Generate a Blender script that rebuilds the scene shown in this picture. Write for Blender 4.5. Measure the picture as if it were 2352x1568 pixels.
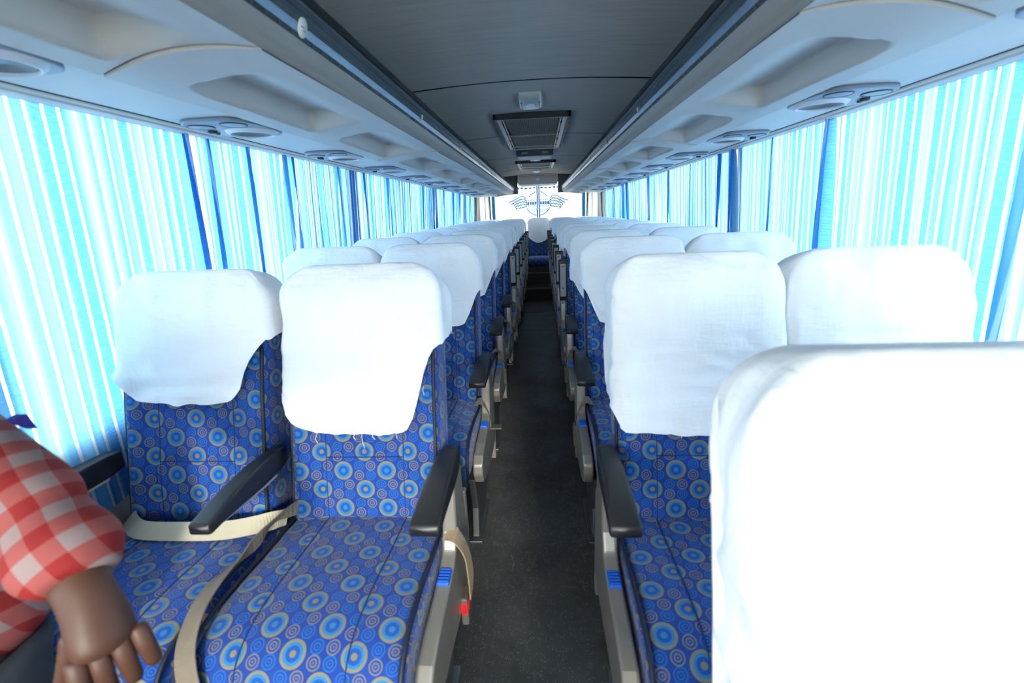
import bpy, bmesh, math, random
from mathutils import Vector, Matrix, noise
S = bpy.context.scene
for o in list(bpy.data.objects): bpy.data.objects.remove(o)
COL = S.collection
pi = math.pi
# ------------------------------------------------------------------ camera
cd = bpy.data.cameras.new('camera'); cam = bpy.data.objects.new('camera', cd); COL.objects.link(cam)
cd.sensor_width = 36.0; cd.lens = 36.0 * 1045.0 / 2352.0
cd.clip_start = 0.02
B = ((0.99749209, 0.02181513, -0.06733227), (0.0587794, 0.27461002, 0.95975743), (-0.03942735, 0.96130819, -0.27263904))
cam.matrix_world = Matrix(((B[0][0], B[0][1], -B[0][2], 0.03), (B[1][0], B[1][1], -B[1][2], 0.0),
                           (B[2][0], B[2][1], -B[2][2], 1.5), (0, 0, 0, 1)))
cd.dof.use_dof = True; cd.dof.focus_distance = 3.0; cd.dof.aperture_fstop = 3.0
S.camera = cam
# ------------------------------------------------------------------ sky, sun, exposure
SKY = 7.0
w = bpy.data.worlds.new('sky'); S.world = w; w.use_nodes = True
bg = w.node_tree.nodes['Background']; bg.inputs[0].default_value = (0.92, 0.965, 1.0, 1); bg.inputs[1].default_value = SKY
sl = bpy.data.lights.new('sun', 'SUN'); sun = bpy.data.objects.new('sun', sl); COL.objects.link(sun)
sl.energy = 2.2; sl.angle = math.radians(6); sl.color = (1.0, 0.93, 0.83)
el, az = math.radians(18.5), math.radians(9)          # low sun through the windscreen, from the right
dirn = Vector((-math.sin(az) * math.cos(el), math.cos(az) * math.cos(el), -math.sin(el)))
sun.rotation_euler = dirn.to_track_quat('-Z', 'Y').to_euler(); sun.location = (1, -6, 5)
S.view_settings.view_transform = 'Standard'; S.view_settings.look = 'None'
S.view_settings.gamma = 1.0; S.view_settings.use_curve_mapping = False
S.view_settings.exposure = 1.05
try:
    S.cycles.max_bounces = 14; S.cycles.diffuse_bounces = 8; S.cycles.glossy_bounces = 4
    S.cycles.transmission_bounces = 8; S.cycles.transparent_max_bounces = 12
except Exception: pass

# ------------------------------------------------------------------ materials
def lin(r, g, b):
    f = lambda c: (c / 255 / 12.92) if c / 255 <= .04045 else ((c / 255 + .055) / 1.055) ** 2.4
    return (f(r), f(g), f(b), 1)
class NT:
    def __init__(s, name):
        s.m = bpy.data.materials.new(name); s.m.use_nodes = True; s.t = s.m.node_tree
        s.b = s.t.nodes['Principled BSDF']; s.out = s.t.nodes['Material Output']
    def n(s, typ, **kw):
        x = s.t.nodes.new(typ)
        for k, v in kw.items(): setattr(x, k, v)
        return x
    def put(s, sock, v):
        if hasattr(v, 'is_output') or isinstance(v, bpy.types.NodeSocket): s.t.links.new(v, sock)
        else: sock.default_value = v
    def M(s, op, a, b=None, c=None, clamp=False):
        x = s.n('ShaderNodeMath', operation=op); x.use_clamp = clamp
        s.put(x.inputs[0], a)
        if b is not None: s.put(x.inputs[1], b)
        if c is not None: s.put(x.inputs[2], c)
        return x.outputs[0]
    def mix(s, f, a, b):
        x = s.n('ShaderNodeMix', data_type='RGBA')
        s.put(x.inputs[0], f); s.put(x.inputs[6], a); s.put(x.inputs[7], b)
        return x.outputs[2]
    def noise(s, vec, scale, detail=3, rough=.5):
        x = s.n('ShaderNodeTexNoise'); x.inputs['Scale'].default_value = scale
        x.inputs['Detail'].default_value = detail; x.inputs['Roughness'].default_value = rough
        if vec is not None: s.t.links.new(vec, x.inputs['Vector'])
        return x.outputs['Fac']
    def coord(s, which='Object'): return s.n('ShaderNodeTexCoord').outputs[which]
    def mapping(s, vec, scale):
        x = s.n('ShaderNodeMapping'); x.inputs['Scale'].default_value = scale
        s.t.links.new(vec, x.inputs[0]); return x.outputs[0]
    def ramp(s, f, lo, hi):
        x = s.n('ShaderNodeMapRange'); s.put(x.inputs[0], f)
        x.inputs[1].default_value = lo; x.inputs[2].default_value = hi
        return x.outputs[0]
    def bump(s, h, strength, dist=.002):
        x = s.n('ShaderNodeBump'); x.inputs['Strength'].default_value = strength; x.inputs['Distance'].default_value = dist
        s.t.links.new(h, x.inputs['Height']); s.t.links.new(x.outputs[0], s.b.inputs['Normal']); return x.outputs[0]
    def base(s, c): s.put(s.b.inputs['Base Color'], c)
def plain(name, col, rough=.6, metal=0., grain=.06, gscale=30., bump=0., spec=.5):
    t = NT(name); co = t.coord()
    nz = t.noise(co, gscale, 4)
    f = t.M('MULTIPLY_ADD', nz, grain * 2, 1 - grain)
    v = t.n('ShaderNodeVectorMath', operation='SCALE'); v.inputs[0].default_value = col[:3]; t.t.links.new(f, v.inputs[3])
    t.base(v.outputs[0]); t.b.inputs['Roughness'].default_value = rough; t.b.inputs['Metallic'].default_value = metal
    t.b.inputs['Specular IOR Level'].default_value = spec
    if bump: t.bump(t.noise(co, gscale * 8, 2), bump)
    return t.m
def fabric():
    t = NT('patterned_fabric'); uv = t.coord('UV')
    sep = t.n('ShaderNodeSeparateXYZ'); t.t.links.new(uv, sep.inputs[0]); u, v = sep.outputs[0], sep.outputs[1]
    W, H = .125, .108
    def cell(x, L, off):                                    # signed distance to nearest lattice line
        return t.M('SUBTRACT', t.M('MULTIPLY', t.M('FRACT', t.M('ADD', t.M('DIVIDE', x, L), off + 50.0)), L), L / 2)
    def ln(a, b): return t.M('SQRT', t.M('ADD', t.M('MULTIPLY', a, a), t.M('MULTIPLY', b, b)))
    pu, pv = cell(u, W, .5), cell(v, H, .5); qu, qv = cell(u, W, 0.), cell(v, H, 0.)
    d1, d2 = ln(pu, pv), ln(qu, qv)
    D = t.M('MINIMUM', d1, d2); kind = t.M('LESS_THAN', d1, d2)
    # small ring clusters sit half a cell beside the big rings
    def cl(a, b):
        return ln(t.M('SUBTRACT', t.M('ABSOLUTE', a), .0168), t.M('SUBTRACT', t.M('ABSOLUTE', b), .0138)), t.M('GREATER_THAN', t.M('MULTIPLY', a, b), 0.)
    e1, s1 = cl(qu, pv); e2, s2 = cl(pu, qv)
    E_ = t.M('MINIMUM', e1, e2); f1 = t.M('LESS_THAN', e1, e2)
    sgn = t.M('ADD', t.M('MULTIPLY', s1, f1), t.M('MULTIPLY', s2, t.M('SUBTRACT', 1., f1)))
    def band(d, a, b): return t.M('MULTIPLY', t.M('GREATER_THAN', d, a), t.M('LESS_THAN', d, b))
    base = lin(20, 57, 134); lb = lin(42, 118, 170); tan = lin(128, 122, 92); mid = lin(28, 78, 154)
    nz = t.noise(uv, 9, 3); weave = t.noise(t.mapping(uv, (1, 1, 1)), 900, 1)
    c = t.mix(t.ramp(nz, .35, .7), base, lin(26, 66, 146))
    c = t.mix(t.M('LESS_THAN', D, .0265), c, tan)
    c = t.mix(t.M('LESS_THAN', D, .0205), c, lb)
    c = t.mix(t.M('LESS_THAN', D, .0145), c, mid)
    c = t.mix(t.M('LESS_THAN', D, .0065), c, t.mix(kind, lb, tan))
    sc = t.mix(sgn, lin(34, 96, 166), lin(118, 112, 96))
    c = t.mix(band(E_, .0112, .0140), c, sc); c = t.mix(band(E_, .0050, .0076), c, sc); c = t.mix(t.M('LESS_THAN', E_, .0018), c, sc)
    c = t.mix(t.M('MULTIPLY', weave, .25), c, lin(30, 50, 120))
    t.base(c); t.b.inputs['Roughness'].default_value = .85; t.b.inputs['Specular IOR Level'].default_value = .25
    t.b.inputs['Sheen Weight'].default_value = .15
    t.bump(weave, .25, .001)
    return t.m
def cover_cloth():
    t = NT('white_cloth'); co = t.coord()
    a = t.noise(t.mapping(co, (5, 5, 26)), 1.0, 4, .6); b = t.noise(t.mapping(co, (22, 22, 5)), 1.0, 3, .55)
    dirt = t.noise(co, 4.0, 3)
    t.base(t.mix(t.ramp(dirt, .45, .75), lin(247, 247, 249), lin(240, 238, 234)))
    t.b.inputs['Roughness'].default_value = .9; t.b.inputs['Specular IOR Level'].default_value = .15
    h = t.M('ADD', t.M('MULTIPLY', a, .9), t.M('MULTIPLY', b, .8))
    t.bump(h, .5, .014)
    return t.m
def curtain_cloth():
    t = NT('striped_curtain_cloth'); uv = t.coord('UV')
    sep = t.n('ShaderNodeSeparateXYZ'); t.t.links.new(uv, sep.inputs[0]); u, v = sep.outputs[0], sep.outputs[1]
    wob = t.noise(t.mapping(uv, (3, 22, 1)), 1.0, 2)
    uu = t.M('ADD', u, t.M('MULTIPLY', wob, .003))
    fr = t.M('FRACT', t.M('ADD', t.M('DIVIDE', uu, .043), 40.))
    stripe = t.M('LESS_THAN', fr, .21)
    bands = t.noise(t.mapping(uv, (10.5, .05, 1)), 1.0, 2, .6)
    light = t.ramp(bands, .46, .60)
    weave = t.noise(t.mapping(uv, (40, 330, 1)), 1.0, 2)
    c = t.mix(light, lin(70, 146, 208), lin(140, 203, 230))
    c = t.mix(t.M('MULTIPLY', t.ramp(weave, .35, .7), .30), c, lin(160, 220, 242))
    c = t.mix(stripe, c, lin(250, 252, 253))
    d = t.n('ShaderNodeBsdfDiffuse'); tr = t.n('ShaderNodeBsdfTranslucent')
    dc = t.mix(stripe, t.mix(light, lin(40, 104, 190), lin(84, 156, 208)), lin(235, 240, 245))
    t.t.links.new(dc, d.inputs[0]); t.t.links.new(c, tr.inputs[0])
    m = t.n('ShaderNodeMixShader'); m.inputs[0].default_value = .56
    t.t.links.new(d.outputs[0], m.inputs[1]); t.t.links.new(tr.outputs[0], m.inputs[2])
    tp = t.n('ShaderNodeBsdfTransparent'); m2 = t.n('ShaderNodeMixShader'); t.t.links.new(t.M('MULTIPLY', stripe, .45), m2.inputs[0])
    t.t.links.new(m.outputs[0], m2.inputs[1]); t.t.links.new(tp.outputs[0], m2.inputs[2])
    t.t.links.new(m2.outputs[0], t.out.inputs['Surface'])
    return t.m
def sheer(name, col, fac=.65):
    t = NT(name); d = t.n('ShaderNodeBsdfDiffuse'); tr = t.n('ShaderNodeBsdfTranslucent'); m = t.n('ShaderNodeMixShader')
    nz = t.noise(t.mapping(t.coord(), (14, 1, .6)), 1.0, 2)
    c = t.mix(t.ramp(nz, .3, .7), col, tuple(x * .93 for x in col[:3]) + (1,))
    t.t.links.new(c, d.inputs[0]); t.t.links.new(c, tr.inputs[0])
    m.inputs[0].default_value = fac
    t.t.links.new(d.outputs[0], m.inputs[1]); t.t.links.new(tr.outputs[0], m.inputs[2]); t.t.links.new(m.outputs[0], t.out.inputs['Surface'])
    return t.m
def glass():
    t = NT('window_glass'); tp = t.n('ShaderNodeBsdfTransparent'); g = t.n('ShaderNodeBsdfGlossy'); m = t.n('ShaderNodeMixShader')
    tp.inputs[0].default_value = (.93, .96, .96, 1); g.inputs['Roughness'].default_value = .02
    fr = t.n('ShaderNodeFresnel'); fr.inputs[0].default_value = 1.45
    t.t.links.new(t.M('MULTIPLY', fr.outputs[0], .8), m.inputs[0])
    t.t.links.new(tp.outputs[0], m.inputs[1]); t.t.links.new(g.outputs[0], m.inputs[2]); t.t.links.new(m.outputs[0], t.out.inputs['Surface'])
    return t.m
def floor_mat():
    t = NT('speckled_vinyl_floor'); co = t.coord()
    vo = t.n('ShaderNodeTexVoronoi'); vo.inputs['Scale'].default_value = 150; t.t.links.new(co, vo.inputs['Vector'])
    vo2 = t.n('ShaderNodeTexVoronoi'); vo2.inputs['Scale'].default_value = 60; t.t.links.new(co, vo2.inputs['Vector'])
    sp = t.M('MULTIPLY', t.M('LESS_THAN', vo.outputs['Distance'], .2), t.M('GREATER_THAN', t.noise(co, 40, 1), .52))
    sp2 = t.M('LESS_THAN', vo2.outputs['Distance'], .07)
    dirt = t.noise(co, 5, 5, .6)
    c = t.mix(t.ramp(dirt, .35, .75), lin(66, 67, 67), lin(88, 88, 86))
    scuff = t.ramp(t.noise(t.mapping(co, (30, 8, 1)), 1.0, 4, .7), .58, .75)
    c = t.mix(t.M('MULTIPLY', scuff, .5), c, lin(128, 125, 118))
    c = t.mix(sp, c, lin(150, 148, 140)); c = t.mix(sp2, c, lin(175, 172, 165))
    t.base(c); t.b.inputs['Roughness'].default_value = .5; t.bump(t.noise(co, 200, 2), .15, .001)
    return t.m
def ceil_mat():
    t = NT('dark_ceiling_fabric'); co = t.coord()
    a = t.noise(t.mapping(co, (4, 60, 4)), 1.0, 3); b = t.noise(co, 260, 2); d = t.noise(co, 1.6, 3)
    c = t.mix(t.ramp(a, .3, .7), lin(172, 166, 158), lin(186, 179, 170)); c = t.mix(t.M('MULTIPLY', t.ramp(d, .4, .7), .5), c, lin(196, 184, 174))
    t.base(c); t.b.inputs['Roughness'].default_value = .75; t.b.inputs['Specular IOR Level'].default_value = .4; t.bump(b, .3, .001)
    return t.m
def gingham():
    t = NT('red_check_shirt_cloth'); co = t.coord()
    r = t.n('ShaderNodeMapping'); r.inputs['Rotation'].default_value = (.35, .75, .2); t.t.links.new(co, r.inputs[0])
    sep = t.n('ShaderNodeSeparateXYZ'); t.t.links.new(r.outputs[0], sep.inputs[0])
    g = lambda s, L: t.M('LESS_THAN', t.M('FRACT', t.M('ADD', t.M('DIVIDE', s, L), 40.)), .5)
    a, b = g(sep.outputs[2], .052), g(t.M('ADD', sep.outputs[0], sep.outputs[1]), .075)
    k = t.M('MULTIPLY', t.M('ADD', a, b), .5)
    c = t.mix(t.M('GREATER_THAN', k, .25), lin(134, 112, 110), lin(140, 66, 62)); c = t.mix(t.M('GREATER_THAN', k, .75), c, lin(128, 16, 15))
    t.base(c); t.b.inputs['Roughness'].default_value = .85; t.bump(t.noise(co, 22, 3), .3, .01)
    return t.m
FAB = fabric(); CLOTH = cover_cloth(); CURT = curtain_cloth(); GLASS = glass(); FLOOR = floor_mat(); CEIL = ceil_mat(); SHIRT = gingham()
SHEER = sheer('white_sheer_cloth', lin(250, 251, 252), .20); SHEERB = sheer('blue_sheer_cloth', lin(50, 100, 190), .04); SHEERP = sheer('pale_blue_print', lin(160, 212, 228), .05)
SHEERE = sheer('light_cyan_print', lin(96, 172, 224), .06); SHEERV = sheer('violet_print', lin(80, 84, 165), .12); SHEERC = sheer('cyan_print', lin(80, 175, 225), .55)
PIPE = plain('dark_navy_piping', lin(18, 24, 44), .6); SEAM = plain('seam_thread', lin(22, 40, 105), .8)
BLACK = plain('black_plastic', lin(30, 30, 32), .42, bump=.1); GREYP = plain('grey_plastic', lin(168, 167, 165), .5)
SILV = plain('silver_painted_plastic', lin(148, 141, 132), .36, .45, bump=.05); ALU = plain('aluminium', lin(116, 118, 120), .35, .8)
BTN = plain('blue_button_plastic', lin(24, 92, 200), .4); STRAP = plain('beige_belt_webbing', lin(150, 126, 100), .8, gscale=60, grain=.15, bump=.3)
STRAPD = plain('worn_belt_webbing', lin(120, 108, 94), .8, gscale=40, grain=.2, bump=.3)
BUCK = plain('buckle_plastic', lin(92, 84, 76), .5); REDB = plain('red_buckle_button', lin(225, 20, 30), .4)
RACK = plain('rack_moulding', lin(172, 169, 165), .5, gscale=6, grain=.03, bump=.04); RAIL = plain('rail_metal', lin(120, 130, 140), .22, .75, gscale=14, grain=.25)
SKIRT = plain('rail_skirt_plastic', lin(138, 134, 129), .5, grain=.03)
GSLAT = plain('dark_grille_metal', lin(84, 86, 88), .5, .3)
RUB = plain('black_rubber', lin(22, 23, 25), .5); STRIP = plain('service_strip_plastic', lin(182, 182, 180), .5, grain=.03)
CONS = plain('console_plastic', lin(112, 122, 136), .4, grain=.03); GRIL = plain('speaker_grille_metal', lin(118, 122, 126), .5, .3); CONSL = plain('bezel_plastic', lin(185, 190, 198), .4)
TRIM = plain('beige_trim', lin(190, 184, 174), .6); WALLM = plain('wall_panel', lin(150, 152, 152), .6); PILL = plain('beige_pillar_cover', lin(244, 240, 228), .6)
DARK = plain('dark_panel', lin(62, 68, 74), .6); WHITEP = plain('white_lens_plastic', lin(235, 238, 240), .35, grain=.02); LAMPH = plain('lamp_housing', lin(200, 202, 202), .3, .3)
GROUND = plain('pale_ground', lin(190, 188, 180), .9); SKIN = plain('skin', lin(80, 50, 37), .55, gscale=25, grain=.12, bump=.1); HAIR = plain('dark_hair', lin(20, 17, 16), .5)
TROU = plain('dark_trouser_cloth', lin(48, 52, 60), .85, gscale=80, bump=.3); PAPER = plain('sticker_paper', lin(222, 220, 208), .6); INK = plain('sticker_ink', lin(80, 80, 78), .7)
STEP = plain('step_vinyl', lin(40, 41, 42), .6, gscale=20, grain=.2); NOSE = plain('step_edge_trim', lin(112, 110, 106), .45, .3)
# ------------------------------------------------------------------ mesh helpers
CACHE = {}
def tag(o, label=None, cat=None, group=None, kind=None):
    if label: o['label'] = label
    if cat: o['category'] = cat
    if group: o['group'] = group
    if kind: o['kind'] = kind
    return o
def thing(name, label, cat, loc=(0, 0, 0), group=None):
    o = bpy.data.objects.new(name, None); COL.objects.link(o); o.location = loc; o.empty_display_size = .05
    return tag(o, label, cat, group)
def link(name, me, parent=None, loc=(0, 0, 0), rot=(0, 0, 0)):
    o = bpy.data.objects.new(name, me); COL.objects.link(o); o.location = loc; o.rotation_euler = rot
    if parent: o.parent = parent
    return o
class MB:
    def __init__(s): s.v = []; s.f = []; s.uv = []; s.sm = []; s.mi = []; s.m = 0
    def add(s, vs, fs, uvs=None, smooth=True):
        b = len(s.v); s.v += [tuple(p) for p in vs]
        for k, f in enumerate(fs):
            s.f.append([b + i for i in f]); s.uv.append(uvs[k] if uvs else None); s.sm.append(smooth); s.mi.append(s.m)
        return s
    def box(s, x0, x1, y0, y1, z0, z1):
        v = [(x0, y0, z0), (x1, y0, z0), (x1, y1, z0), (x0, y1, z0), (x0, y0, z1), (x1, y0, z1), (x1, y1, z1), (x0, y1, z1)]
        f = [(0, 3, 2, 1), (4, 5, 6, 7), (0, 1, 5, 4), (1, 2, 6, 5), (2, 3, 7, 6), (3, 0, 4, 7)]
        return s.add(v, f, None, False)
    def bm(s, b, smooth=False):
        b.verts.ensure_lookup_table(); b.verts.index_update()
        s.add([v.co[:] for v in b.verts], [[v.index for v in f.verts] for f in b.faces], None, smooth); b.free(); return s
    def rbox(s, x0, x1, y0, y1, z0, z1, r=.004, seg=2, smooth=False):
        b = bmesh.new(); bmesh.ops.create_cube(b, size=1)
        for v in b.verts: v.co = ((x0 + x1) / 2 + v.co.x * (x1 - x0), (y0 + y1) / 2 + v.co.y * (y1 - y0), (z0 + z1) / 2 + v.co.z * (z1 - z0))
        bmesh.ops.bevel(b, geom=b.edges[:], offset=min(r, abs(x1 - x0) * .48, abs(y1 - y0) * .48, abs(z1 - z0) * .48), segments=seg, affect='EDGES', profile=.5)
        return s.bm(b, smooth)
    def prism_x(s, poly, x0, x1, r=.004, seg=2):           # poly in (y, z)
        b = bmesh.new(); vs = [b.verts.new((x0, y, z)) for y, z in poly]; f = b.faces.new(vs)
        g = bmesh.ops.extrude_face_region(b, geom=[f]); 
        for e in g['geom']:
            if isinstance(e, bmesh.types.BMVert): e.co.x = x1
        bmesh.ops.recalc_face_normals(b, faces=b.faces[:])
        ed = [e for e in b.edges if len(e.link_faces) == 2 and e.calc_face_angle(0) > .6]
        if r: bmesh.ops.bevel(b, geom=ed, offset=r, segments=seg, affect='EDGES', profile=.5)
        return s.bm(b, False)
    def loft(s, secs, closed=True, cap0=False, cap1=False, smooth=True, uvs=None):
        n = len(secs[0]); b = len(s.v); vs = [p for c in secs for p in c]; fs = []; ul = [] if uvs else None
        m = n if closed else n - 1
        for k in range(len(secs) - 1):
            for i in range(m):
                j = (i + 1) % n
                fs.append((k * n + i, k * n + j, (k + 1) * n + j, (k + 1) * n + i))
                if uvs:
                    j2 = i + 1
                    ul.append((uvs[k][i], uvs[k][j2], uvs[k + 1][j2], uvs[k + 1][i]))
        s.add(vs, fs, ul, smooth)
        if cap0: s.f.append([b + i for i in range(n)][::-1]); s.uv.append([uvs[0][i] for i in range(n)][::-1] if uvs else None); s.sm.append(False); s.mi.append(s.m)
        if cap1:
            q = b + (len(secs) - 1) * n; s.f.append([q + i for i in range(n)]); s.uv.append([uvs[-1][i] for i in range(n)] if uvs else None); s.sm.append(smooth); s.mi.append(s.m)
        return s
    def tube(s, pts, r, n=6, cap=True):
        pts = [Vector(p) for p in pts]; secs = []; up = Vector((.13, .27, .95))
        for k, p in enumerate(pts):
            d = (pts[min(k + 1, len(pts) - 1)] - pts[max(k - 1, 0)]).normalized()
            a = d.cross(up); 
            if a.length < .1: a = d.cross(Vector((1, 0, 0)))
            a.normalize(); c = d.cross(a); rr = r[k] if isinstance(r, (list, tuple)) else r
            secs.append([p + a * (rr * math.cos(2 * pi * i / n)) + c * (rr * math.sin(2 * pi * i / n)) for i in range(n)])
        return s.loft(secs, True, cap, cap)
    def disc(s, c, ax, rings, n=24):                        # rings: list of (radius, height along ax), lathe about axis ax
        ax = Vector(ax).normalized(); a = ax.orthogonal().normalized(); b = ax.cross(a); c = Vector(c)
        secs = [[c + ax * h + a * (r * math.cos(2 * pi * i / n)) + b * (r * math.sin(2 * pi * i / n)) for i in range(n)] for r, h in rings]
        return s.loft(secs, True, True, True)
    def grid(s, P, nu, nv, uvf=None, smooth=True):
        vs = [P(i / nu, j / nv) for j in range(nv + 1) for i in range(nu + 1)]; fs = []; ul = [] if uvf else None
        for j in range(nv):
            for i in range(nu):
                a = j * (nu + 1) + i; q = (a, a + 1, a + nu + 2, a + nu + 1); fs.append(q)
                if uvf: ul.append([uvf((k % (nu + 1)) / nu, (k // (nu + 1)) / nv) for k in q])
        return s.add(vs, fs, ul, smooth)
    def mesh(s, name, mats, fix=True):
        me = bpy.data.meshes.new(name); me.from_pydata(s.v, [], s.f)
        if any(u is not None for u in s.uv):
            lay = me.uv_layers.new(name='UVMap'); k = 0
            for f, u in zip(s.f, s.uv):
                for i in range(len(f)):
                    if u is not None: lay.data[k].uv = u[i]
                    k += 1
        for m in (mats if isinstance(mats, (list, tuple)) else [mats]): me.materials.append(m)
        me.polygons.foreach_set('use_smooth', s.sm); me.polygons.foreach_set('material_index', s.mi)
        if fix:
            b = bmesh.new(); b.from_mesh(me); bmesh.ops.recalc_face_normals(b, faces=b.faces[:]); b.to_mesh(me); b.free()
        me.update(); return me
    def build(s, name, mats, parent=None, loc=(0, 0, 0), fix=True): return link(name, s.mesh(name, mats, fix), parent, loc)
def cached(key, fn):
    if key not in CACHE: CACHE[key] = fn()
    return CACHE[key]
def rrect(hw, t, r, nf=16, ns=3, nb=6, nc=4):
    """rounded rectangle loop, x in [-hw,hw], y in [0,t]; starts at front left going right. returns [(x,y,arc)]"""
    out = []
    def line(a, b, n): 
        for k in range(n): 
            f = k / n; out.append((a[0] + (b[0] - a[0]) * f, a[1] + (b[1] - a[1]) * f))
    def arc(cx, cy, a0, n):
        for k in range(n):
            a = a0 + (pi / 2) * k / n; out.append((cx + r * math.cos(a), cy + r * math.sin(a)))
    line((-hw + r, 0), (hw - r, 0), nf); arc(hw - r, r, -pi / 2, nc)
    line((hw, r), (hw, t - r), ns); arc(hw - r, t - r, 0, nc)
    line((hw - r, t), (-hw + r, t), nb); arc(-hw + r, t - r, pi / 2, nc)
    line((-hw, t - r), (-hw, r), ns); arc(-hw + r, r, pi, nc)
    res = []; L = 0
    for k, p in enumerate(out):
        if k: L += math.hypot(p[0] - out[k - 1][0], p[1] - out[k - 1][1])
        res.append((p[0], p[1], L - (hw - r)))
    return res
def smooth01(x): x = max(0., min(1., x)); return x * x * (3 - 2 * x)
def catmull(pts, n=6):
    out = []; P = [Vector(p) for p in pts]
    for i in range(len(P) - 1):
        a, b, c, d = P[max(i - 1, 0)], P[i], P[i + 1], P[min(i + 2, len(P) - 1)]
        for k in range(n):
            t = k / n
            out.append(.5 * ((2 * b) + (c - a) * t + (2 * a - 5 * b + 4 * c - d) * t * t + (3 * b - a - 3 * c + d) * t ** 3))
    out.append(P[-1]); return out
# ------------------------------------------------------------------ the bus shell (setting)
YF, YR = -1.6, 10.0
def st(o): o['kind'] = 'structure'; return o
for i in (0,):
    st(MB().box(-40, 40, -40, 50, -1.0, -.9).build('ground', GROUND))
    m = MB().box(-.33, .33, YF, 7.9, -.06, 0); fl = st(m.build('floor', FLOOR))
    for y in (5.82, 6.94): MB().rbox(-.32, .32, y - .01, y + .01, 0, .006, .002).build('floor_joint_strip', ALU, fl)
    st(MB().box(-1.262, -.33, .58, YR, -.06, .17).build('trim_1', STEP)); st(MB().box(.33, 1.262, -.2, YR, -.06, .17).build('trim_2', STEP))
    st(MB().box(-1.262, -.33, YF, .58, -.06, 0).build('trim_3', STEP)); st(MB().box(.33, 1.262, YF, -.2, -.06, 0).build('trim_4', STEP))
    sp = thing('rear_steps', 'two dark steps at the far end of the aisle below the rear seat', 'steps')
    MB().box(-.33, .33, 7.9, 8.42, -.06, .205).build('lower_step', STEP, sp); MB().box(-.33, .33, 8.42, YR, -.06, .41).build('upper_step', STEP, sp)
    MB().rbox(-.325, .325, 7.885, 7.93, .195, .212, .004).build('step_nosing', NOSE, sp); MB().rbox(-.325, .325, 8.405, 8.45, .40, .417, .004).build('step_nosing', NOSE, sp)
    # unseen outer top, added to block light from above the ceiling
    st(MB().box(-1.35, 1.35, YF - .06, 10.2, 2.34, 2.42).build('light_block_roof', DARK))
pill_l = [(-1.66, -.85), (-.25, .06), (.74, .90), (3.0, 3.12), (5.3, 5.42), (7.5, 7.62), (8.62, 8.80), (9.42, 10.0)]  # front opening narrowed to cut light, rear gap added to brighten back rows
pill_r = [(-1.66, .06), (2.86, 2.98), (5.1, 5.22), (7.4, 7.52), (8.5, 8.80), (9.42, 10.0)]  # unseen front stretch kept solid to cut light from the right
def wx(z): return 1.265 - .062 * max(0, min(1, (z - .95) / .95))        # walls lean in above the sill
wn = 0
for sgn, nm, pl in ((-1, 'wall_left', pill_l), (1, 'wall_right', pill_r)):
    m = MB()
    m.box(min(sgn * 1.265, sgn * 1.33), max(sgn * 1.265, sgn * 1.33), YF, 10.05, -.06, .93)
    m.box(min(sgn * 1.19, sgn * 1.33), max(sgn * 1.19, sgn * 1.33), YF, 10.05, 1.88, 2.36)
    for a, b in pl:
        v = [(sgn * wx(.9), a, .9), (sgn * wx(.9), b, .9), (sgn * wx(1.9), b, 1.9), (sgn * wx(1.9), a, 1.9),
             (sgn * 1.33, a, .9), (sgn * 1.33, b, .9), (sgn * 1.33, b, 1.9), (sgn * 1.33, a, 1.9)]
        m.add(v, [(0, 1, 2, 3), (4, 7, 6, 5), (0, 4, 5, 1), (3, 2, 6, 7), (0, 3, 7, 4), (1, 5, 6, 2)], None, False)
    st(m.build(nm, WALLM))
    for k in range(len(pl) - 1):
        a, b = pl[k][1], pl[k + 1][0]; wn += 1
        e = bpy.data.objects.new('window_%d' % wn, None); COL.objects.link(e); st(e)
        x0, x1 = wx(.93) + .03, wx(1.88) + .03
        v = [(sgn * x0, a, .93), (sgn * x0, b, .93), (sgn * x1, b, 1.88), (sgn * x1, a, 1.88)]
        v += [(p[0] + sgn * .006, p[1], p[2]) for p in v]
        MB().add(v, [(0, 1, 2, 3), (4, 7, 6, 5), (0, 4, 5, 1), (3, 2, 6, 7), (0, 3, 7, 4), (1, 5, 6, 2)], None, False).build('pane', GLASS, e)
        f = MB()
        for y in (a, b): f.tube([(sgn * (x0 - .004), y, .93), (sgn * (x1 - .004), y, 1.88)], .014, 6)
        for z, x in ((.94, x0), (1.87, x1)): f.tube([(sgn * x, a, z), (sgn * x, b, z)], .014, 6)
        f.build('window_frame', RUB, e)
# front: dash wall below, header above, windscreen between
st(MB().box(-1.33, 1.33, YF - .06, YF, -.06, 1.0).box(-1.33, 1.33, YF - .06, YF, 1.9, 2.36).build('wall_front', WALLM))
wn += 1; st(MB().box(-1.25, 1.25, YF - .03, YF - .02, 1.0, 1.9).build('window_%d' % wn, GLASS))
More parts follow.
